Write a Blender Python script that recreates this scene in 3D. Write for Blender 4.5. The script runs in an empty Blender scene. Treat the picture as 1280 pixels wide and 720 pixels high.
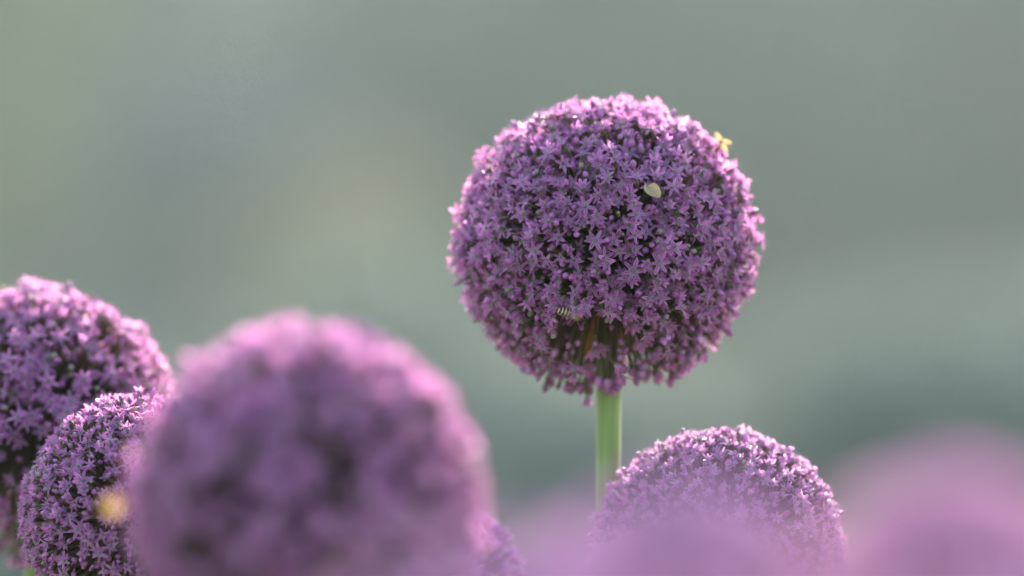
import bpy, math, random
import numpy as np
from mathutils import Vector, Matrix, Quaternion

R_ = math.radians
sc = bpy.context.scene
COL = sc.collection

# ---------------------------------------------------------------- camera, sky, sun, exposure
CAM_H = 1.15
cam_d = bpy.data.cameras.new('camera')
cam = bpy.data.objects.new('camera', cam_d); COL.objects.link(cam)
cam.location = (0, 0, CAM_H); cam.rotation_euler = (R_(90), 0, 0)
cam_d.sensor_width = 36; cam_d.lens = 200
cam_d.clip_start = 0.05; cam_d.clip_end = 3000
cam_d.dof.use_dof = True
cam_d.dof.focus_distance = 2.295
cam_d.dof.aperture_fstop = 2.9
sc.camera = cam

SUN_EL, SUN_AZ = 29, 9          # degrees; azimuth from +Y (away from camera) towards +X
wd = bpy.data.worlds.new('World'); sc.world = wd; wd.use_nodes = True
nt = wd.node_tree
sky = nt.nodes.new('ShaderNodeTexSky'); sky.sky_type = 'NISHITA'; sky.sun_disc = False
sky.sun_elevation = R_(SUN_EL); sky.sun_rotation = R_(SUN_AZ)
sky.air_density = 1.2; sky.dust_density = 3.0; sky.ozone_density = 1.3
bg = nt.nodes['Background']; nt.links.new(sky.outputs[0], bg.inputs[0]); bg.inputs[1].default_value = 0.15
sd = bpy.data.lights.new('sun', 'SUN'); sd.energy = 3.7; sd.angle = R_(0.6); sd.color = (1.0, 0.91, 0.79)
sun = bpy.data.objects.new('sun', sd); COL.objects.link(sun)
to_sun = Vector((math.sin(R_(SUN_AZ)) * math.cos(R_(SUN_EL)), math.cos(R_(SUN_AZ)) * math.cos(R_(SUN_EL)), math.sin(R_(SUN_EL))))
sun.rotation_euler = to_sun.to_track_quat('Z', 'Y').to_euler(); sun.location = (0, 5, 6)
sc.view_settings.view_transform = 'Standard'; sc.view_settings.look = 'None'
sc.view_settings.exposure = 1.92; sc.view_settings.gamma = 1
sc.cycles.use_denoising = True
sc.cycles.max_bounces = 12; sc.cycles.transmission_bounces = 8; sc.cycles.diffuse_bounces = 9
sc.cycles.sample_clamp_indirect = 6

HAZE = 0.0018                     # density of the morning haze built at the end
PX = 36 / 200 / 1280             # metres per photo pixel and metre of distance
def place(px, py, d):            # measured position -> world metres
    return Vector(((px - 640) * PX * d, d, CAM_H - (py - 360) * PX * d))

# ---------------------------------------------------------------- materials
def new_mat(name):
    m = bpy.data.materials.new(name); m.use_nodes = True
    return m, m.node_tree, m.node_tree.nodes, m.node_tree.links

def node(n, t, **kw):
    x = n.new(t)
    for k, v in kw.items(): setattr(x, k, v)
    return x

def leafy(name, cols, rough=0.4, trans=0.4, tint=(1, 1, 1), scale=60.0, midrib=None, spec=0.5, bumpy=0.0, pale=None):
    """thin plant tissue: glossy diffuse front + light let through; cols spread by island and by place"""
    m, t, n, l = new_mat(name)
    out = n['Material Output']; pb = n['Principled BSDF']
    geo = node(n, 'ShaderNodeNewGeometry')
    noi = node(n, 'ShaderNodeTexNoise'); noi.inputs['Scale'].default_value = scale; noi.inputs['Detail'].default_value = 2
    l.new(geo.outputs['Position'], noi.inputs['Vector'])
    add = node(n, 'ShaderNodeMath', operation='ADD'); l.new(geo.outputs['Random Per Island'], add.inputs[0]); l.new(noi.outputs['Fac'], add.inputs[1])
    half = node(n, 'ShaderNodeMath', operation='MULTIPLY'); l.new(add.outputs[0], half.inputs[0]); half.inputs[1].default_value = 0.5
    ramp = node(n, 'ShaderNodeValToRGB')
    els = ramp.color_ramp.elements
    pos = [0.2 + 0.6 * i / (len(cols) - 1) for i in range(len(cols))]
    els[0].position = pos[0]; els[0].color = (*cols[0], 1)
    els[1].position = pos[-1]; els[1].color = (*cols[-1], 1)
    for p, c in zip(pos[1:-1], cols[1:-1]):
        e = els.new(p); e.color = (*c, 1)
    l.new(half.outputs[0], ramp.inputs[0])
    col = ramp.outputs[0]
    if midrib:
        uv = node(n, 'ShaderNodeUVMap'); sep = node(n, 'ShaderNodeSeparateXYZ'); l.new(uv.outputs[0], sep.inputs[0])
        a = node(n, 'ShaderNodeMath', operation='SUBTRACT'); l.new(sep.outputs[0], a.inputs[0]); a.inputs[1].default_value = 0.5
        b = node(n, 'ShaderNodeMath', operation='ABSOLUTE'); l.new(a.outputs[0], b.inputs[0])
        mr = node(n, 'ShaderNodeMapRange'); l.new(b.outputs[0], mr.inputs[0])
        mr.inputs[1].default_value = 0.02; mr.inputs[2].default_value = 0.2; mr.inputs[3].default_value = 0.75; mr.inputs[4].default_value = 0
        mx = node(n, 'ShaderNodeMix', data_type='RGBA'); l.new(mr.outputs[0], mx.inputs['Factor'])
        l.new(col, mx.inputs['A']); mx.inputs['B'].default_value = (*midrib, 1); col = mx.outputs['Result']
    if pale:
        uv2 = node(n, 'ShaderNodeUVMap'); sp2 = node(n, 'ShaderNodeSeparateXYZ'); l.new(uv2.outputs[0], sp2.inputs[0])
        mr2 = node(n, 'ShaderNodeMapRange'); l.new(sp2.outputs[1], mr2.inputs[0])
        mr2.inputs[1].default_value = 0.0; mr2.inputs[2].default_value = 0.45; mr2.inputs[3].default_value = 0.8; mr2.inputs[4].default_value = 0
        mx2 = node(n, 'ShaderNodeMix', data_type='RGBA'); l.new(mr2.outputs[0], mx2.inputs['Factor'])
        l.new(col, mx2.inputs['A']); mx2.inputs['B'].default_value = (*pale, 1); col = mx2.outputs['Result']
    l.new(col, pb.inputs['Base Color']); pb.inputs['Roughness'].default_value = rough
    pb.inputs['Specular IOR Level'].default_value = spec
    tr = node(n, 'ShaderNodeBsdfTranslucent')
    tm = node(n, 'ShaderNodeMix', data_type='RGBA', blend_type='MULTIPLY'); tm.inputs['Factor'].default_value = 1
    l.new(col, tm.inputs['A']); tm.inputs['B'].default_value = (*tint, 1); l.new(tm.outputs['Result'], tr.inputs['Color'])
    ms = node(n, 'ShaderNodeMixShader'); ms.inputs[0].default_value = trans
    l.new(pb.outputs[0], ms.inputs[1]); l.new(tr.outputs[0], ms.inputs[2]); l.new(ms.outputs[0], out.inputs['Surface'])
    return m

M = {}
M['petal'] = leafy('petal_lilac', [(0.48, 0.19, 0.40), (0.58, 0.24, 0.52), (0.67, 0.32, 0.61), (0.78, 0.47, 0.73)], 0.48, 0.6, (1.45, 1.3, 1.3), 90, midrib=(0.30, 0.09, 0.34), pale=(0.62, 0.52, 0.62))
M['petal_young'] = leafy('petal_young', [(0.50, 0.23, 0.50), (0.63, 0.35, 0.62), (0.77, 0.52, 0.74)], 0.44, 0.55, (1.35, 1.25, 1.2), 90, midrib=(0.34, 0.12, 0.38))
M['petal_soft'] = leafy('petal_rosy', [(0.66, 0.30, 0.55), (0.74, 0.38, 0.65), (0.80, 0.46, 0.72)], 0.55, 0.32, (1.3, 1.3, 1.25), 40)
M['petal_violet'] = leafy('petal_soft_violet', [(0.52, 0.25, 0.52), (0.60, 0.32, 0.62), (0.68, 0.40, 0.68)], 0.55, 0.32, (1.3, 1.3, 1.3), 40)
M['bud'] = leafy('bud_purple', [(0.42, 0.11, 0.32), (0.54, 0.19, 0.46), (0.64, 0.30, 0.58)], 0.36, 0.22, (1.2, 1, 1.1), 50, midrib=(0.20, 0.05, 0.2))
M['bud_dusk'] = leafy('bud_mauve_brown', [(0.26, 0.09, 0.18), (0.36, 0.15, 0.28), (0.44, 0.22, 0.34)], 0.4, 0.15, (1.2, 1, 1), 50)
M['bud_green'] = leafy('bud_pale_green', [(0.22, 0.24, 0.12), (0.34, 0.32, 0.2), (0.42, 0.34, 0.36)], 0.4, 0.2, (1, 1, 1), 50)
M['ovary'] = leafy('ovary_grey_green', [(0.14, 0.22, 0.10), (0.28, 0.33, 0.24)], 0.6, 0.2)
M['filament'] = leafy('filament_pale_lilac', [(0.50, 0.30, 0.52), (0.66, 0.5, 0.66)], 0.6, 0.4)
M['anther'] = leafy('anther_grey_yellow', [(0.22, 0.2, 0.17), (0.5, 0.42, 0.28)], 0.5, 0.1)
M['pedicel'] = leafy('pedicel_green', [(0.10, 0.13, 0.03), (0.17, 0.17, 0.06), (0.26, 0.12, 0.14)], 0.55, 0.35, (1.2, 1.1, 0.5), 30)
M['spathe'] = leafy('dry_papery_bract', [(0.55, 0.28, 0.07), (0.75, 0.43, 0.13)], 0.45, 0.62, (1.5, 1.1, 0.7), 150)
M['cream'] = leafy('faded_yellow_petal', [(0.42, 0.33, 0.17), (0.52, 0.44, 0.27)], 0.6, 0.4, (1.1, 1.0, 0.8), 300)
M['amber'] = leafy('yellow_ochre_petal', [(0.36, 0.25, 0.13), (0.44, 0.32, 0.18)], 0.5, 0.45, (1.2, 1.1, 0.9), 300)

def stem_mat():
    m, t, n, l = new_mat('stem_green'); pb = n['Principled BSDF']
    tc = node(n, 'ShaderNodeTexCoord'); mp = node(n, 'ShaderNodeMapping'); mp.inputs['Scale'].default_value = (700, 700, 14)
    l.new(tc.outputs['Object'], mp.inputs[0]); no = node(n, 'ShaderNodeTexNoise'); no.inputs['Scale'].default_value = 1; no.inputs['Detail'].default_value = 3
    l.new(mp.outputs[0], no.inputs['Vector'])
    r = node(n, 'ShaderNodeValToRGB'); r.color_ramp.elements[0].position = 0.3; r.color_ramp.elements[1].position = 0.7
    r.color_ramp.elements[0].color = (0.17, 0.27, 0.05, 1); r.color_ramp.elements[1].color = (0.28, 0.38, 0.11, 1)
    l.new(no.outputs['Fac'], r.inputs[0]); l.new(r.outputs[0], pb.inputs['Base Color'])
    pb.inputs['Roughness'].default_value = 0.42
    pb.inputs['Subsurface Weight'].default_value = 0.6; pb.inputs['Subsurface Radius'].default_value = (0.6, 1.0, 0.25); pb.inputs['Subsurface Scale'].default_value = 0.005
    pb.inputs['Sheen Weight'].default_value = 0.5; pb.inputs['Sheen Roughness'].default_value = 0.35; pb.inputs['Sheen Tint'].default_value = (0.75, 0.9, 0.7, 1)
    b = node(n, 'ShaderNodeBump'); b.inputs['Strength'].default_value = 0.5; b.inputs['Distance'].default_value = 0.0005
    l.new(no.outputs['Fac'], b.inputs['Height']); l.new(b.outputs[0], pb.inputs['Normal'])
    return m
M['stem'] = stem_mat()

def plain(name, c0, c1, scale, rough=0.8, detail=5, bump=0.0):
    m, t, n, l = new_mat(name); pb = n['Principled BSDF']
    tc = node(n, 'ShaderNodeTexCoord'); no = node(n, 'ShaderNodeTexNoise'); no.inputs['Scale'].default_value = scale; no.inputs['Detail'].default_value = detail
    l.new(tc.outputs['Object'], no.inputs['Vector'])
    r = node(n, 'ShaderNodeValToRGB'); r.color_ramp.elements[0].position = 0.35; r.color_ramp.elements[1].position = 0.65
    r.color_ramp.elements[0].color = (*c0, 1); r.color_ramp.elements[1].color = (*c1, 1)
    l.new(no.outputs['Fac'], r.inputs[0]); l.new(r.outputs[0], pb.inputs['Base Color']); pb.inputs['Roughness'].default_value = rough
    if bump:
        b = node(n, 'ShaderNodeBump'); b.inputs['Strength'].default_value = 0.6; b.inputs['Distance'].default_value = bump
        l.new(no.outputs['Fac'], b.inputs['Height']); l.new(b.outputs[0], pb.inputs['Normal'])
    return m
M['bark'] = plain('bark', (0.10, 0.075, 0.05), (0.2, 0.16, 0.12), 9, bump=0.02)
M['soil'] = plain('bed_soil', (0.045, 0.03, 0.02), (0.11, 0.08, 0.055), 14, 0.95, bump=0.02)
M['lawn'] = plain('lawn_ground', (0.06, 0.10, 0.03), (0.11, 0.15, 0.05), 3, 0.9, bump=0.02)
M['bee_body'] = plain('bee_fur_brown', (0.12, 0.06, 0.02), (0.36, 0.20, 0.06), 900, 0.75)
M['dark_chitin'] = plain('dark_chitin', (0.015, 0.01, 0.008), (0.04, 0.025, 0.015), 400, 0.3)

def bee_stripe():
    m, t, n, l = new_mat('bee_stripes'); pb = n['Principled BSDF']
    uv = node(n, 'ShaderNodeUVMap'); sep = node(n, 'ShaderNodeSeparateXYZ'); l.new(uv.outputs[0], sep.inputs[0])
    mu = node(n, 'ShaderNodeMath', operation='MULTIPLY'); l.new(sep.outputs[1], mu.inputs[0]); mu.inputs[1].default_value = 5.0
    fr = node(n, 'ShaderNodeMath', operation='FRACT'); l.new(mu.outputs[0], fr.inputs[0])
    r = node(n, 'ShaderNodeValToRGB'); r.color_ramp.elements[0].position = 0.0; r.color_ramp.elements[0].color = (0.03, 0.015, 0.01, 1)
    r.color_ramp.elements[1].position = 1.0; r.color_ramp.elements[1].color = (0.03, 0.015, 0.01, 1)
    for p, c in ((0.38, (0.05, 0.025, 0.01)), (0.46, (0.62, 0.52, 0.25)), (0.66, (0.55, 0.30, 0.08)), (0.74, (0.04, 0.02, 0.01))):
        e = r.color_ramp.elements.new(p); e.color = (*c, 1)
    l.new(fr.outputs[0], r.inputs[0]); l.new(r.outputs[0], pb.inputs['Base Color']); pb.inputs['Roughness'].default_value = 0.4
    return m
M['bee_stripe'] = bee_stripe()

def wing_mat():
    m, t, n, l = new_mat('insect_wing'); pb = n['Principled BSDF']; out = n['Material Output']
    pb.inputs['Base Color'].default_value = (0.5, 0.42, 0.25, 1); pb.inputs['Roughness'].default_value = 0.2
    tp = node(n, 'ShaderNodeBsdfTransparent'); ms = node(n, 'ShaderNodeMixShader'); ms.inputs[0].default_value = 0.2
    l.new(tp.outputs[0], ms.inputs[1]); l.new(pb.outputs[0], ms.inputs[2]); l.new(ms.outputs[0], out.inputs['Surface'])
    return m
M['wing'] = wing_mat()

# ---------------------------------------------------------------- mesh collecting
class Geo:
    """vertices, faces (mixed sizes), material slots and uvs, kept as arrays so that many copies merge fast"""
    def __init__(s):
        s.v = []; s.f = []; s.m = []; s.uv = []
    def quadgrid(s, P, mat, U=None, closed=False, cap=False):
        """P: rows of equal-length point lists"""
        rows, cols = len(P), len(P[0]); b = len(s.v)
        for i, row in enumerate(P):
            for p in row: s.v.append(tuple(p))
        cc = cols if closed else cols - 1
        for i in range(rows - 1):
            for j in range(cc):
                j2 = (j + 1) % cols
                s.f.append((b + i * cols + j, b + i * cols + j2, b + (i + 1) * cols + j2, b + (i + 1) * cols + j)); s.m.append(mat)
                u0, u1 = j / cc, (j + 1) / cc; v0, v1 = i / (rows - 1), (i + 1) / (rows - 1)
                s.uv.append(((u0, v0), (u1, v0), (u1, v1), (u0, v1)))
        if cap:
            for i in (0, rows - 1):
                s.f.append(tuple(b + i * cols + j for j in range(cols))); s.m.append(mat); s.uv.append(tuple((0.5, i / (rows - 1)) for _ in range(cols)))
    def lathe(s, prof, mat, n=8, M4=None):
        P = []
        for (r, z) in prof:
            row = [Vector((r * math.cos(2 * math.pi * k / n), r * math.sin(2 * math.pi * k / n), z)) for k in range(n)]
            P.append([M4 @ q for q in row] if M4 else row)
        s.quadgrid(P, mat, closed=True, cap=True)
    def tube(s, pts, rad, mat, n=5):
        pts = [Vector(p) for p in pts]; P = []
        for i, p in enumerate(pts):
            d = (pts[min(i + 1, len(pts) - 1)] - pts[max(i - 1, 0)]).normalized()
            a = d.cross(Vector((0, 0, 1)) if abs(d.z) < 0.9 else Vector((1, 0, 0))).normalized(); b = d.cross(a)
            r = rad[i] if isinstance(rad, (list, tuple)) else rad
            P.append([p + a * (r * math.cos(2 * math.pi * k / n)) + b * (r * math.sin(2 * math.pi * k / n)) for k in range(n)])
        s.quadgrid(P, mat, closed=True, cap=True)
    def pack(s):
        return dict(v=np.array(s.v, dtype=np.float64), loops=np.array([i for f in s.f for i in f], dtype=np.int64),
                    tot=np.array([len(f) for f in s.f], dtype=np.int64), mat=np.array(s.m, dtype=np.int64),
                    uv=np.array([c for f in s.uv for c in f], dtype=np.float64))

def merge(packs):
    off = 0; out = {k: [] for k in ('v', 'loops', 'tot', 'mat', 'uv')}
    for p in packs:
        out['v'].append(p['v']); out['loops'].append(p['loops'] + off); off += len(p['v'])
        for k in ('tot', 'mat', 'uv'): out[k].append(p[k])
    return {k: np.concatenate(v) for k, v in out.items()}

def moved(p, m3, t, s=1.0, matmap=None):
    q = dict(p); q['v'] = (p['v'] * s) @ m3.T + t
    if matmap is not None: q['mat'] = matmap[p['mat']]
    return q

def mesh_of(name, p, mats, smooth=True):
    me = bpy.data.meshes.new(name)
    me.vertices.add(len(p['v'])); me.vertices.foreach_set('co', p['v'].astype(np.float32).ravel())
    me.loops.add(len(p['loops'])); me.loops.foreach_set('vertex_index', p['loops'].astype(np.int32))
    st = np.concatenate(([0], np.cumsum(p['tot'])[:-1])).astype(np.int32)
    me.polygons.add(len(p['tot'])); me.polygons.foreach_set('loop_start', st); me.polygons.foreach_set('loop_total', p['tot'].astype(np.int32))
    me.polygons.foreach_set('material_index', p['mat'].astype(np.int32))
    me.polygons.foreach_set('use_smooth', np.full(len(p['tot']), smooth))
    uvl = me.uv_layers.new(name='UVMap'); uvl.data.foreach_set('uv', p['uv'].astype(np.float32).ravel())
    for m in mats: me.materials.append(M[m])
    me.update(calc_edges=True); me.validate()
    return me

def link(name, me, parent=None, kind=None, label=None):
    o = bpy.data.objects.new(name, me); COL.objects.link(o)
    if parent: o.parent = parent
    if kind: o['kind'] = kind
    if label: o['label'] = label
    return o

def thing(name, label, cat, loc=(0, 0, 0), group=None, rot=(0, 0, 0)):
    o = bpy.data.objects.new(name, None); COL.objects.link(o); o.empty_display_size = 0.02
    o.location = loc; o.rotation_euler = rot; o['label'] = label; o['category'] = cat
    if group: o['group'] = group
    return o

def struct(name, me):
    o = link(name, me); o['kind'] = 'structure'; return o

# ---------------------------------------------------------------- florets (millimetres, axis +Z, base at origin)
FM = ['petal', 'ovary', 'filament', 'anther', 'bud', 'bud_dusk', 'bud_green']     # material slots 0..6

def tepal(g, rng, az, L, w, a0, a1, mat=0):
    """lanceolate petal bending from angle a0 to a1 off the axis"""
    seg = 5; r, z = 0.5, 0.4; P = []
    ca, sa = math.cos(az), math.sin(az)
    twist = rng.uniform(-0.35, 0.35)
    for i in range(seg + 1):
        t = i / seg; a = a0 + (a1 - a0) * min(1, t * 1.6)
        if i: r += math.sin(a) * L / seg; z += math.cos(a) * L / seg
        ww = w * 0.5 * (0.40 + 0.60 * math.sin(math.pi * min(1, 0.18 + t * 0.82))) * (1 if t < 0.8 else (1.12 - t) / 0.32)
        if i == seg: ww = w * 0.07
        up = Vector((-math.cos(a) * ca, -math.cos(a) * sa, math.sin(a)))
        side = Vector((-sa, ca, 0)); tw = twist * t
        side2 = side * math.cos(tw) + up * math.sin(tw)
        c = Vector((r * ca, r * sa, z))
        P.append([c - side2 * ww + up * ww * 0.35, c, c + side2 * ww + up * ww * 0.35])
    g.quadgrid(P, mat)

def octa(g, c, rx, rz, mat, n=5):
    c = Vector(c)
    M4 = Matrix.Translation(c)
    g.lathe([(rx * 0.25, -rz), (rx, -rz * 0.35), (rx * 0.95, rz * 0.3), (rx * 0.2, rz)], mat, n, M4)

def open_floret(seed, ang, L, w, stamens=True, full=True):
    rng = random.Random(seed); g = Geo(); off = rng.uniform(0, 1)
    for k in range(6):
        a = R_(ang + rng.uniform(-20, 20))
        tepal(g, rng, off + k * math.pi / 3 + rng.uniform(-0.12, 0.12), L * rng.uniform(0.82, 1.1), w * rng.uniform(0.88, 1.1), R_(min(25, ang * 0.5)), a)
    octa(g, (0, 0, 1.2), 0.95, 1.15, 1, 6)
    if stamens:
        for k in range(6):
            az = off + (k + 0.5) * math.pi / 3; sl = L * rng.uniform(0.62, 0.85); t = R_(rng.uniform(16, 34))
            d = Vector((math.sin(t) * math.cos(az), math.sin(t) * math.sin(az), math.cos(t)))
            g.tube([d * 0.6, d * sl * 0.6, d * sl], [0.26, 0.16, 0.1], 2, 3)
            octa(g, d * sl, 0.24, 0.42, 3, 4)
    return g.pack()

def bud_floret(seed, L, r, mat):
    rng = random.Random(seed); g = Geo(); n = 12
    prof = [(0.30, 0), (0.72, 0.10), (0.98, 0.30), (1.0, 0.48), (0.82, 0.68), (0.5, 0.86), (0.14, 1.0)]
    P = []
    for (rr, z) in prof:
        P.append([Vector(((r * rr * (1 - 0.09 * (k % 2))) * math.cos(2 * math.pi * k / n), (r * rr * (1 - 0.09 * (k % 2))) * math.sin(2 * math.pi * k / n), z * L)) for k in range(n)])
    g.quadgrid(P, mat, closed=True, cap=True)
    return g.pack()

OPEN = [open_floret(i, a, L, w) for i, (a, L, w) in enumerate([(82, 6.6, 2.0), (72, 6.9, 2.1), (90, 6.2, 1.9), (62, 6.4, 2.0), (78, 5.6, 1.9), (96, 6.5, 2.0), (54, 6.4, 2.0), (68, 5.8, 2.0)])]
HALF = [open_floret(20 + i, a, L, w) for i, (a, L, w) in enumerate([(30, 5.6, 2.0), (42, 5.8, 2.0), (22, 5.2, 2.0), (50, 5.5, 1.9)])]
BUDS = [bud_floret(40, 4.6, 1.75, 4), bud_floret(41, 4.0, 1.6, 4), bud_floret(42, 5.0, 1.6, 4), bud_floret(43, 4.3, 1.75, 5), bud_floret(44, 3.6, 1.5, 5), bud_floret(45, 3.7, 1.5, 6)]
SHARED = {}
def shared_mesh(key, idx, mats_tag, mats):
    k = (key, idx, mats_tag)
    if k not in SHARED:
        p = {'o': OPEN, 'h': HALF, 'b': BUDS}[key][idx]
        q = dict(p); q['v'] = p['v'] * 0.001
        SHARED[k] = mesh_of({'o': 'open_floret', 'h': 'half_open_floret', 'b': 'flower_bud'}[key], q, mats)
    return SHARED[k]

def frame(axis, spin):
    q = Vector(axis).to_track_quat('Z', 'Y') @ Quaternion((0, 0, 1), spin)
    return np.array(q.to_matrix())

# ---------------------------------------------------------------- an allium: stem > flower_head > florets, buds, bracts
CAMP = Vector((0, 0, CAM_H))
def allium(center, R, seed, label, n=1000, fs=1.0, bud_share=0.40, half_share=0.20, gaps=(), parts=True, petal='petal',
           bottom=118, bottom_keep=0.35, base=None, squash=0.97, jitter=7.0, spathes=(), stem_r=0.0050, tilt=34, lean=(0, 0), stem_dx=0.0, extras=()):
    rng = random.Random(seed); np.random.seed(seed)
    base = Vector(base) if base else Vector((center.x + lean[0], center.y + lean[1], 0))
    root = thing('allium', label, 'allium flower', base, 'purple alliums with globe shaped heads')
    hc = center - base                                               # head centre, local
    # stem
    g = Geo(); top = hc + Vector((stem_dx, 0, 0)); pts = []; rad = []
    for i in range(25):
        t = i / 24; w = t * t * (3 - 2 * t)
        pts.append(Vector((top.x * w, top.y * w, top.z * t))); rad.append(stem_r * (1.28 - 0.30 * t) * (1 + 0.01 * math.sin(i * 1.7)))
    n_st = 20; g.tube(pts, rad, 0, n_st)
    link('stem', mesh_of('stem', g.pack(), ['stem']), root)
    mats = [petal] + FM[1:]
    # head: receptacle + pedicels
    items = []
    golden = math.pi * (3 - math.sqrt(5))
    to_cam = (CAMP - center).normalized()
    for i in range(n):
        z = 1 - 2 * (i + 0.5) / n; th = i * golden + rng.uniform(-0.12, 0.12); rr = math.sqrt(max(0, 1 - z * z))
        d = Vector((rr * math.cos(th) + rng.uniform(-.05, .05), rr * math.sin(th) + rng.uniform(-.05, .05), z + rng.uniform(-.05, .05))).normalized()
        pol = math.degrees(math.acos(max(-1, min(1, d.z))))
        low = max(0, min(1, (pol - bottom) / (165 - bottom)))
        if pol > bottom and rng.random() > bottom_keep + (1 - bottom_keep) * (1 - low) * 0.6: continue
        if pol > 171 or (pol > 150 and bottom < 130 and rng.random() < 0.45): continue
        depth = rng.random() ** 1.6 * jitter
        bshare = bud_share + 0.5 * low; drop = False
        for (gx, gz, gr, keep) in gaps:                              # gap as offset (right, up) in head radii, seen from the front
            dd = math.hypot(d.dot(Vector((to_cam.y * -1, to_cam.x, 0)).normalized()) - gx, d.z - gz)
            if d.dot(to_cam) > 0 and dd < gr:
                f = 1 - dd / gr
                if rng.random() > keep + (1 - keep) * (1 - f) ** 1.5: drop = True
                depth += 14 * f * rng.random(); bshare = max(bshare, 0.5)
        if drop: continue
        u = rng.random()
        if u < bshare:
            bi = rng.choice((0, 0, 1, 1, 2, 2, 5)) if low < 0.25 else rng.choice((3, 3, 4, 0, 3))
            if rng.random() < 0.12: bi = 3
            kind = ('b', bi); bl = 4.5
        elif u < bshare + half_share: kind = ('h', rng.randrange(len(HALF))); bl = 5.5
        else: kind = ('o', rng.randrange(len(OPEN))); bl = 4.2
        r = R - (bl * fs + depth - rng.random() ** 4 * 3.0) * 0.001
        if kind[0] == 'b' and rng.random() < 0.35: r -= 0.004
        tl = tilt if kind[0] != 'b' else tilt * 0.7
        ax = (d + Vector((rng.gauss(0, 1), rng.gauss(0, 1), rng.gauss(0, 1))) * math.tan(R_(tl)) * 0.45)
        if low > 0: ax.z -= 0.25 * low
        ax.normalize()
        p = Vector((d.x * r, d.y * r, d.z * r * squash))
        if low > 0.3: p.z -= rng.random() * 0.006 * low
        items.append([p, ax, rng.uniform(0, 6.28), kind, (1 + 0.3 * low) * fs * rng.uniform(0.72, 1.1), d.dot(to_cam)])
    for (dx, dz, dy) in extras:                                      # single buds hanging below the head
        items.append([Vector((dx, dy, dz)), Vector((dx * 6, dy * 6, -1)).normalized(), 1.0, ('b', 0), fs, 0.9])
    g = Geo()
    g.lathe([(0.003, -0.012), (0.008, -0.006), (0.010, 0.0), (0.008, 0.006), (0.002, 0.010)], 0, 12)
    for it in items:
        p = it[0]; s0 = p.normalized() * 0.007
        mid = p * 0.55 + Vector((rng.uniform(-1, 1), rng.uniform(-1, 1), rng.uniform(-1, 0.6) - 0.4)) * 0.002
        e = p + it[1] * 0.0005
        g.tube([s0, mid, p - it[1] * 0.003, e], [0.00055, 0.0005, 0.0005, 0.0008], 0, 4)
    head = link('flower_head', mesh_of('flower_head', g.pack(), ['pedicel']), root); head.location = hc
    # florets and buds
    def fam(k): return 'bud' if k[0] == 'b' else 'floret'
    for name in ('floret', 'bud'):
        sub = [it for it in items if fam(it[3]) == name]
        if parts:
            sub.sort(key=lambda it: -it[5]); solo, rest = sub[:100], sub[100:]
        else: solo, rest = [], sub
        for it in solo:
            o = link(name, shared_mesh(it[3][0], it[3][1], petal, mats), head)
            o.location = it[0]; q = it[1].to_track_quat('Z', 'Y') @ Quaternion((0, 0, 1), it[2])
            o.rotation_euler = q.to_euler(); o.scale = (it[4],) * 3
        if rest:
            src = {'o': OPEN, 'h': HALF, 'b': BUDS}
            pk = merge([moved(src[it[3][0]][it[3][1]], frame(it[1], it[2]), np.array(it[0]), it[4] * 0.001) for it in rest])
            link(name + 's', mesh_of(name + 's', pk, mats), head, kind='stuff')
    # dry bracts hanging from the umbel's base
    for (az, L, w, out) in spathes:
        g = Geo(); P = []
        for i in range(11):
            t = i / 10; ww = w * 0.5 * math.sin(math.pi * (0.12 + 0.86 * t)) ** 0.8
            rad = 0.006 + out * math.sin(t * 2.2) ; z = -0.004 - L * t
            row = []
            for j in range(5):
                u = (j - 2) / 2; a = az + u * ww / max(rad, 0.006)
                rj = rad + 0.0008 * math.sin(9 * t + 3 * u + az)
                row.append(Vector((rj * math.cos(a), rj * math.sin(a), z + 0.001 * abs(u))))
            P.append(row)
        g.quadgrid(P, 0)
        link('bract', mesh_of('bract', g.pack(), ['spathe']), head)
    return root, head

def px_r(px, d): return px * PX * d

heads = {}
D = 2.36
heads['main'] = allium(place(757, 306, D), px_r(193, D), 11,
    'tall allium standing above the rest on a bare green stem, whole round head in view', n=5000, stem_dx=0.0012, fs=0.79, jitter=12, gaps=((-0.03, -0.68, 0.26, 0.10), (0.24, -0.76, 0.16, 0.2), (-0.30, -0.74, 0.14, 0.3), (-0.24, 0.02, 0.17, 0.2), (0.12, -0.10, 0.15, 0.2), (-0.44, -0.17, 0.15, 0.3), (-0.2, 0.62, 0.1, 0.3), (0.28, 0.33, 0.10, 0.3)),
    bottom=122, bottom_keep=0.35, spathes=((math.pi * 1.30, 0.047, 0.011, 0.007), (math.pi * 1.70, 0.046, 0.009, 0.006), (0.6, 0.040, 0.009, 0.005)),
    extras=tuple(((px - 757) * 0.000332, (306 - py) * 0.000332, y) for px, py, y in
                 ((763, 472, -0.013), (766, 484, -0.012), (735, 463, -0.010), (737, 472, -0.004), (708, 480, 0.0), (691, 474, 0.006), (674, 466, 0.004), (787, 459, -0.008),
                  (811, 462, -0.004), (841, 466, 0.002), (854, 456, -0.002), (880, 443, 0.004), (655, 455, 0.0), (825, 450, -0.006), (718, 455, -0.006), (699, 462, -0.004))))
d = 2.41
heads['left'] = allium(place(46, 530, d), px_r(182, d), 23,
    'large allium cut by the left edge of the photo, behind the small-flowered one', n=2600, fs=0.86, jitter=10, gaps=((-0.1, -0.25, 0.3, 0.25), (-0.5, 0.0, 0.25, 0.3)), bottom=112, bottom_keep=0.25)
d = 2.32
heads['front'] = allium(place(181, 643, d), px_r(157, d), 37,
    'sharp small-flowered allium low at left, in front of the large one at the edge', n=3000, fs=0.64, bud_share=0.40, half_share=0.30, jitter=3.0, bottom=135)
d = 2.34
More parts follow.
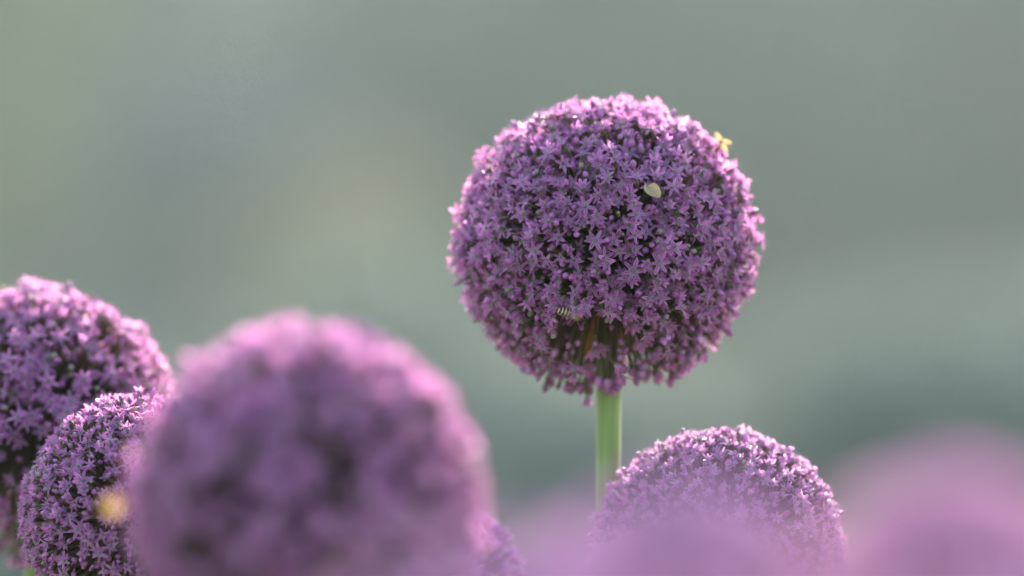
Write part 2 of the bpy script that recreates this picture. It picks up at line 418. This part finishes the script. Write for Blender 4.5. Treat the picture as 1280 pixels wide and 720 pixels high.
heads['right'] = allium(place(898, 692, d), px_r(162, d), 41,
    'young tight allium with pointed pink buds just right of the tall stem', n=3100, fs=0.65, bud_share=0.46, half_share=0.42, jitter=2.6, tilt=15, petal='petal_young', bottom=140)
d = 2.22
heads['peek'] = allium(place(528, 742, d), px_r(136, d), 53,
    'allium mostly hidden behind the big blurred head, only its right rim showing', n=900, fs=0.8, bud_share=0.35, half_share=0.4, jitter=3.0, petal='petal_young', bottom=135)
# out of focus, nearer than the sharp ones
d = 1.99
heads['mid'] = allium(place(384, 624, d), px_r(229, d), 67,
    'big blurred allium in front at left centre, largest head in the photo', n=2500, fs=0.9, jitter=6, gaps=((0.15, 0.2, 0.2, 0.7), (-0.45, 0.05, 0.2, 0.5), (0.3, -0.4, 0.3, 0.5), (-0.5, -0.3, 0.2, 0.5)), parts=False, petal='petal')
d = 1.46
heads['low'] = allium(place(862, 800, d), px_r(213, d), 71,
    'very blurred allium low at the bottom edge, covering the base of the young tight one', n=1100, fs=0.9, parts=False, petal='petal_violet', gaps=((-0.07, 0.62, 0.20, 0.05),))
d = 1.44
heads['corner'] = allium(place(1196, 768, d), px_r(195, d), 83,
    'very blurred pink allium in the bottom right corner with a dark hollow', n=1000, fs=0.9, parts=False, petal='petal_soft', gaps=((-0.16, 0.50, 0.26, 0.0),))
for px, py, rp, d, sd_, pet, lab in ((1222, 945, 240, 1.17, 103, 'petal_soft', 'nearest and most blurred pink allium, cut by the bottom edge below the corner one'),
                            (935, 948, 235, 1.15, 107, 'petal_soft', 'nearest blurred allium cut by the bottom edge, below the young tight one'),
                            (630, 925, 245, 1.2, 97, 'petal_violet', 'very blurred violet allium cut by the bottom edge, left of the tall stem')):
    allium(place(px, py, d), px_r(rp, d), sd_, lab, n=1300, fs=0.85, parts=False, petal=pet)

# ---------------------------------------------------------------- insects and stray petals
def bee(loc, axis, roll, size, label, name='bee', cat='bee', mats=('bee_body', 'bee_stripe', 'dark_chitin')):
    root = thing(name, label, cat, loc)
    q = Vector(axis).to_track_quat('Y', 'Z') @ Quaternion((0, 1, 0), roll); root.rotation_euler = q.to_euler()
    s = size
    g = Geo()
    P = []; prof = [(-0.62, 0.02), (-0.58, 0.07), (-0.5, 0.125), (-0.38, 0.165), (-0.24, 0.175), (-0.12, 0.14), (-0.06, 0.05), (0.0, 0.13), (0.08, 0.175), (0.18, 0.18), (0.27, 0.12), (0.30, 0.05), (0.33, 0.10), (0.39, 0.125), (0.45, 0.09), (0.48, 0.03)]
    nn = 14
    for (y, r) in prof:
        zz = -0.02 - (0.10 * ((y + 0.06) / 0.56) ** 2 if y < -0.06 else 0)
        P.append([Vector((r * 1.05 * math.cos(2 * math.pi * k / nn), y, zz + r * 0.9 * math.sin(2 * math.pi * k / nn))) * s for k in range(nn)])
    g.quadgrid(P, 0, closed=True, cap=True)
    p = g.pack()
    cen = np.array([p['v'][p['loops'][a:a + t]].mean(0)[1] for a, t in zip(np.concatenate(([0], np.cumsum(p['tot'])[:-1])), p['tot'])])
    p['mat'] = np.where(cen < -0.06 * s, 1, np.where(cen > 0.31 * s, 2, 0))
    v = p['v'][p['loops']]; p['uv'] = np.stack([v[:, 0] * 0 + 0.5, (v[:, 1] + 0.62 * s) / (0.56 * s)], 1)
    link('body', mesh_of('insect_body', p, list(mats)), root)
    for sd_ in (-1, 1):
        for (L, w, a) in ((0.72, 0.22, 24), (0.5, 0.16, 48)):
            g = Geo(); P = []
            dirv = Vector((sd_ * math.sin(R_(a)), -math.cos(R_(a)), 0.22)); side = Vector((math.cos(R_(a)), sd_ * math.sin(R_(a)), 0))
            for i in range(8):
                t = i / 7; ww = w * (0.15 + 0.85 * math.sin(math.pi * (0.08 + 0.8 * t)) ** 0.8) * 0.5
                c = Vector((sd_ * 0.1, 0.14, 0.14)) + dirv * L * t
                P.append([(c - side * ww) * s, (c + Vector((0, 0, 0.01))) * s, (c + side * ww) * s])
            g.quadgrid(P, 0); link('wing', mesh_of('wing', g.pack(), ['wing']), root)
        for k, y in enumerate((0.2, 0.1, 0.0)):
            g = Geo(); fy = (0.16, -0.04, -0.25)[k]
            g.tube([Vector((sd_ * 0.1, y, -0.12)) * s, Vector((sd_ * 0.26, y + fy * 0.5, -0.10)) * s, Vector((sd_ * 0.34, y + fy, -0.28)) * s, Vector((sd_ * 0.38, y + fy * 1.4, -0.36)) * s], [0.022 * s, 0.026 * s, 0.016 * s, 0.01 * s], 0, 5)
            link('leg', mesh_of('leg', g.pack(), ['dark_chitin']), root)
        g = Geo(); g.tube([Vector((sd_ * 0.04, 0.46, 0.03)) * s, Vector((sd_ * 0.09, 0.55, 0.06)) * s, Vector((sd_ * 0.13, 0.64, 0.01)) * s], [0.012 * s, 0.01 * s, 0.01 * s], 0, 4)
        link('antenna', mesh_of('antenna', g.pack(), ['dark_chitin']), root)
    return root

mc = place(757, 306, D)
bee(place(717, 393, 2.306), (0.85, 0.25, -0.35), 0.9, 0.0115,
    'small striped honeybee clinging to the lower front of the tall allium head')
bee(place(0, 361, 2.43), (-0.8, -0.2, 0.35), 0.4, 0.0085,
    'small dark brown insect on top of the large allium at the left edge', name='fly', cat='insect', mats=('bee_body', 'dark_chitin', 'dark_chitin'))

def blossom(loc, ups, label, mat, core='dark_chitin', L=0.0045, w=0.0022, name='stray_blossom'):
    root = thing(name, label, 'blossom', loc)
    for k, dv in enumerate(ups):
        dv = Vector(dv); L2 = L * dv.length; dv = dv.normalized(); side = dv.cross(Vector((0, -1, 0.2))).normalized(); up = side.cross(dv)
        g = Geo(); P = []
        for i in range(7):
            t = i / 6; ww = w * 0.5 * math.sin(math.pi * (0.15 + 0.75 * t)) ** 0.7
            c = dv * L2 * t + up * 0.0008 * math.sin(3 * t + k)
            P.append([c - side * ww + up * ww * 0.4, c, c + side * ww + up * ww * 0.4])
        g.quadgrid(P, 0); link('petal', mesh_of('stray_petal', g.pack(), [mat]), root)
    g = Geo(); g.lathe([(0.0003, -0.0007), (0.0008, -0.0003), (0.0008, 0.0004), (0.0002, 0.0008)], 0, 8)
    link('centre', mesh_of('centre', g.pack(), [core]), root)
    return root
blossom(place(901, 177, 2.345), ((-0.55, 0, 0.9), (1.1, 0, -0.12), (0.6, 0, -1.0), (-0.2, 0.6, -0.3)),
        'withered yellow blossom caught on the upper right rim of the tall allium', 'cream', L=0.0042)

def stray_petal(loc, nrm, L, w, label, mat, spin=0.0):
    g = Geo(); P = []
    for i in range(9):
        t = i / 8; ww = w * 0.5 * math.sin(math.pi * min(1, 0.1 + 0.9 * t)) ** 0.6
        row = [Vector(((j - 2) / 2 * ww, (t - 0.5) * L, 0.0005 * ((j - 2) ** 2) + 0.0016 * math.sin(math.pi * t) - 0.0006 * t * (j - 2))) for j in range(5)]
        P.append(row)
    g.quadgrid(P, 0)
    o = link('stray_petal', mesh_of('stray_petal', g.pack(), [mat])); o.location = loc
    q = Vector(nrm).to_track_quat('Z', 'Y') @ Quaternion((0, 0, 1), spin); o.rotation_euler = q.to_euler()
    o['label'] = label; o['category'] = 'petal'
stray_petal(place(817, 240, 2.300), (-0.35, -1, 0.5), 0.0078, 0.0056, 'pale yellow fallen petal lying on the front of the tall allium head', 'cream', 0.9)
stray_petal(place(139, 632, 1.99), (0.1, -1, 0.1), 0.0074, 0.0066, 'blurred ochre petal hanging at the left edge of the big blurred allium', 'amber', 0.3)

# ---------------------------------------------------------------- ground
def sheet(name, x0, x1, y0, y1, z, mat, nx=2, ny=2, amp=0.0, seed=0):
    rng = random.Random(seed); g = Geo(); P = []
    for j in range(ny):
        P.append([Vector((x0 + (x1 - x0) * i / (nx - 1), y0 + (y1 - y0) * j / (ny - 1), z + rng.uniform(-amp, amp))) for i in range(nx)])
    g.quadgrid(P, 0); return struct(name, mesh_of(name, g.pack(), [mat]))
sheet('ground', -1500, 1500, -1500, 1500, -0.02, 'lawn')
sheet('flower_bed_soil', -4, 4, -1.5, 6, 0.004, 'soil', 60, 60, 0.012, 5)

def grass():
    rng = np.random.RandomState(3); N = 60000
    x = rng.uniform(-14, 14, N); y = 6 + 50 * rng.rand(N) ** 1.6; h = rng.uniform(0.08, 0.22, N); a = rng.uniform(0, 6.28, N); w = 0.004 + 0.004 * rng.rand(N)
    lx = rng.normal(0, 0.04, N); ly = rng.normal(0, 0.04, N)
    v = np.zeros((N, 3, 3)); z0 = -0.025
    v[:, 0] = np.stack([x - w * np.cos(a), y - w * np.sin(a), np.full(N, z0)], 1)
    v[:, 1] = np.stack([x + w * np.cos(a), y + w * np.sin(a), np.full(N, z0)], 1)
    v[:, 2] = np.stack([x + lx, y + ly, z0 + h], 1)
    p = dict(v=v.reshape(-1, 3), loops=np.arange(N * 3), tot=np.full(N, 3), mat=np.zeros(N, int), uv=np.tile([[0, 0], [1, 0], [.5, 1]], (N, 1)).astype(float))
    M['grass'] = leafy('grass_blade', [(0.07, 0.12, 0.03), (0.12, 0.17, 0.05), (0.17, 0.18, 0.07)], 0.5, 0.4, scale=1.0)
    o = link('grass', mesh_of('grass', p, ['grass'])); o['kind'] = 'stuff'; o['label'] = 'short meadow grass behind the flower bed'; o['category'] = 'grass'
grass()

# ---------------------------------------------------------------- shrubs and trees far behind (entirely out of focus)
def leaf_cloud(rng, blobs, n, size):
    """leaf-sized quads through the volume of several blobs"""
    V = []
    wts = np.array([b[3] * b[4] * b[5] for b in blobs]) ** 0.8; wts /= wts.sum()
    idx = rng.choice(len(blobs), n, p=wts)
    B = np.array(blobs)[idx]
    d = rng.normal(size=(n, 3)); d /= np.linalg.norm(d, axis=1)[:, None]
    r = rng.rand(n) ** 0.45 * (1 + 0.12 * rng.normal(size=n))
    c = B[:, :3] + d * B[:, 3:6] * r[:, None]
    a = rng.normal(size=(n, 3)) + np.array([0, 0, 0.2]); a /= np.linalg.norm(a, axis=1)[:, None]
    b = np.cross(a, rng.normal(size=(n, 3))); b /= np.linalg.norm(b, axis=1)[:, None]
    s = size * rng.uniform(0.6, 1.3, n)[:, None]
    v = np.stack([c - a * s, c + b * s * 0.45, c + a * s, c - b * s * 0.45], 1)
    return dict(v=v.reshape(-1, 3), loops=np.arange(n * 4), tot=np.full(n, 4), mat=np.zeros(n, int), uv=np.tile([[0.5, 0], [1, .5], [.5, 1], [0, .5]], (n, 1)).astype(float))

def woody(kind, x, y, h, w, cols, label, seed, n=5000, leaf=0.07, cat='tree', low=0.12, group='trees and bushes behind the flower bed'):
    rng = np.random.RandomState(seed); r2 = random.Random(seed)
    root = thing(kind, label, cat, (x, y, -0.02), group)
    key = 'leaf_' + str(cols)
    if key not in M: M[key] = leafy('foliage', list(cols), 0.7, 0.38, (1.1, 1.15, 0.8), scale=2.5, spec=0.2)
    blobs = []
    for k in range(16):
        t = r2.uniform(low, 0.88); a = r2.uniform(0, 6.28); rad = w * 0.5 * math.sin(math.pi * min(0.95, max(0.12, t))) ** 0.5 * r2.uniform(0.2, 0.75)
        s = w * r2.uniform(0.16, 0.28)
        blobs.append((rad * math.cos(a), rad * math.sin(a), t * h, s, s, s * r2.uniform(0.7, 1.1)))
    crown = link('crown', mesh_of('crown', leaf_cloud(rng, blobs, n, leaf), [key], smooth=False), root)
    g = Geo(); tr = 0.018 * h + 0.01
    g.tube([(0, 0, 0), (0.02 * w, 0.01, h * 0.3), (-0.02 * w, 0.0, h * 0.62), (0, 0, h * 0.85)], [tr * 1.3, tr, tr * 0.6, tr * 0.15], 0, 8)
    for b in blobs[:9]:
        z0 = b[2] * 0.5; g.tube([(0, 0, z0), (b[0] * 0.5, b[1] * 0.5, z0 + (b[2] - z0) * 0.6), (b[0], b[1], b[2])], [tr * 0.5, tr * 0.3, tr * 0.08], 0, 6)
    link('trunk', mesh_of('trunk', g.pack(), ['bark']), root)

SAGE = ((0.12, 0.16, 0.135), (0.17, 0.215, 0.185), (0.215, 0.26, 0.225))
GREY = ((0.11, 0.145, 0.15), (0.15, 0.19, 0.195), (0.20, 0.24, 0.245))
LIME = ((0.13, 0.18, 0.085), (0.165, 0.225, 0.105), (0.205, 0.265, 0.125))
TAN = ((0.30, 0.25, 0.15), (0.37, 0.30, 0.19), (0.43, 0.36, 0.23))
BLUE = ((0.08, 0.11, 0.15), (0.11, 0.15, 0.20), (0.14, 0.18, 0.24))
def bx(px, d): return (px - 640) * PX * d
for k, (px, y, h, w, cols, lab) in enumerate([
    (-330, 62, 8.0, 7.0, SAGE, 'grey green tree far behind, beyond the left edge'),
    (-130, 57, 8.5, 4.2, LIME, 'yellow green tree far behind, at the upper left corner'),
    (262, 51, 3.1, 2.5, BLUE, 'low bluish tree far behind, between the lime one and the tan bush'),
    (395, 50, 2.1, 1.9, TAN, 'low tan coloured bush far behind, left of the tall allium'),
    (560, 61, 8.4, 5.9, GREY, 'broad bluish grey tree far behind, left of the tall allium'),
    (890, 60, 8.1, 6.1, SAGE, 'sage green tree far behind, just right of the tall allium'),
    (1220, 62, 8.2, 6.2, GREY, 'bluish grey tree far behind, at the right edge'),
    (1640, 61, 8.4, 6.8, SAGE, 'sage green tree far behind, beyond the right edge')]):
    woody('bush' if 'bush far' in lab else 'tree', bx(px, y), y, h, w, cols, lab, 200 + k, n=10000, leaf=0.15, cat='bush' if 'bush far' in lab else 'tree', low=0.1)
for k, (x, y, h, w, cols) in enumerate([(-24, 86, 17, 14, SAGE), (-12.5, 80, 16, 14, SAGE), (-4, 84, 17, 13, GREY), (4.5, 80, 16, 13, SAGE), (13, 84, 17, 13.5, GREY), (22, 83, 16, 14, SAGE), (32, 86, 17, 14, GREY), (-6.5, 72, 15, 9, SAGE)]):
    woody('tree', x, y, h, w, cols, ['leftmost tall tree of the back row', 'tall sage green tree behind the yellow green one', 'tall grey green tree behind the tan bush', 'tall sage green tree straight behind the tall allium', 'tall grey green tree behind the right hand sage tree', 'tall sage tree behind the right edge tree', 'rightmost tall tree of the back row', 'sage tree directly behind the gap left of the bluish tree'][k], 300 + k, n=16000, leaf=0.32, low=0.08)

def hedge():
    rng = np.random.RandomState(77); r2 = random.Random(77); blobs = []
    root = thing('hedge', 'low loose hedge closing the meadow in front of the far trees', 'hedge', (0, 13, -0.02))
    for k in range(210):
        blobs.append((-9 + 18 * k / 209 + r2.uniform(-.15, .15), r2.uniform(-.2, .2), r2.uniform(0.1, 1.15), 0.3, 0.3, 0.28))
    M['hedge_leaf'] = leafy('hedge_leaf', [(0.24, 0.265, 0.24), (0.30, 0.325, 0.30), (0.36, 0.39, 0.36)], 0.8, 0.12, (1.1, 1.15, 0.8), 2.0, spec=0.2)
    link('foliage', mesh_of('hedge_foliage', leaf_cloud(rng, blobs, 170000, 0.036), ['hedge_leaf'], smooth=False), root)
    for k in range(24):
        g = Geo(); x = -8.8 + 17.6 * k / 23; g.tube([(x, 0, 0), (x + r2.uniform(-.1, .1), r2.uniform(-.1, .1), 0.45), (x + r2.uniform(-.3, .3), r2.uniform(-.2, .2), 0.9)], [0.02, 0.014, 0.004], 0, 6)
        link('stem', mesh_of('hedge_stem', g.pack(), ['bark']), root)
hedge()

def wood():
    rng = np.random.RandomState(9); r2 = random.Random(9); blobs = []
    for k in range(120):
        x = -120 + 240 * k / 119 + r2.uniform(-2, 2); y = 118 + r2.uniform(-7, 7)
        s = r2.uniform(5, 8); blobs.append((x, y, r2.uniform(3, 18), s, s, s))
    M['wood'] = leafy('distant_foliage', list(SAGE), 0.5, 0.4, (1.1, 1.15, 0.8), 0.6)
    o = link('distant_wood', mesh_of('distant_wood', leaf_cloud(rng, blobs, 90000, 0.55), ['wood'], smooth=False))
    o['kind'] = 'stuff'; o['label'] = 'far off wood closing the background'; o['category'] = 'wood'
wood()

# ---------------------------------------------------------------- morning haze: one closed box of even, thin air
def haze_box():
    x0, x1, y0, y1, z0, z1 = -160, 160, -6, 160, -1.1, 34
    g = Geo(); c = [(x0, y0), (x1, y0), (x1, y1), (x0, y1)]
    g.quadgrid([[Vector((a, b, z0)) for a, b in c], [Vector((a, b, z1)) for a, b in c]], 0, closed=True, cap=True)
    m, t, n, l = new_mat('haze_air'); n.remove(n['Principled BSDF'])
    v = node(n, 'ShaderNodeVolumePrincipled'); v.inputs['Color'].default_value = (0.80, 0.95, 0.90, 1)
    v.inputs['Density'].default_value = HAZE; v.inputs['Anisotropy'].default_value = 0.2
    l.new(v.outputs[0], n['Material Output'].inputs['Volume'])
    M['haze'] = m; o = link('haze', mesh_of('haze', g.pack(), ['haze'], smooth=False)); o['kind'] = 'stuff'
    o['label'] = 'thin pale morning haze in front of the far trees'; o['category'] = 'haze'
haze_box()
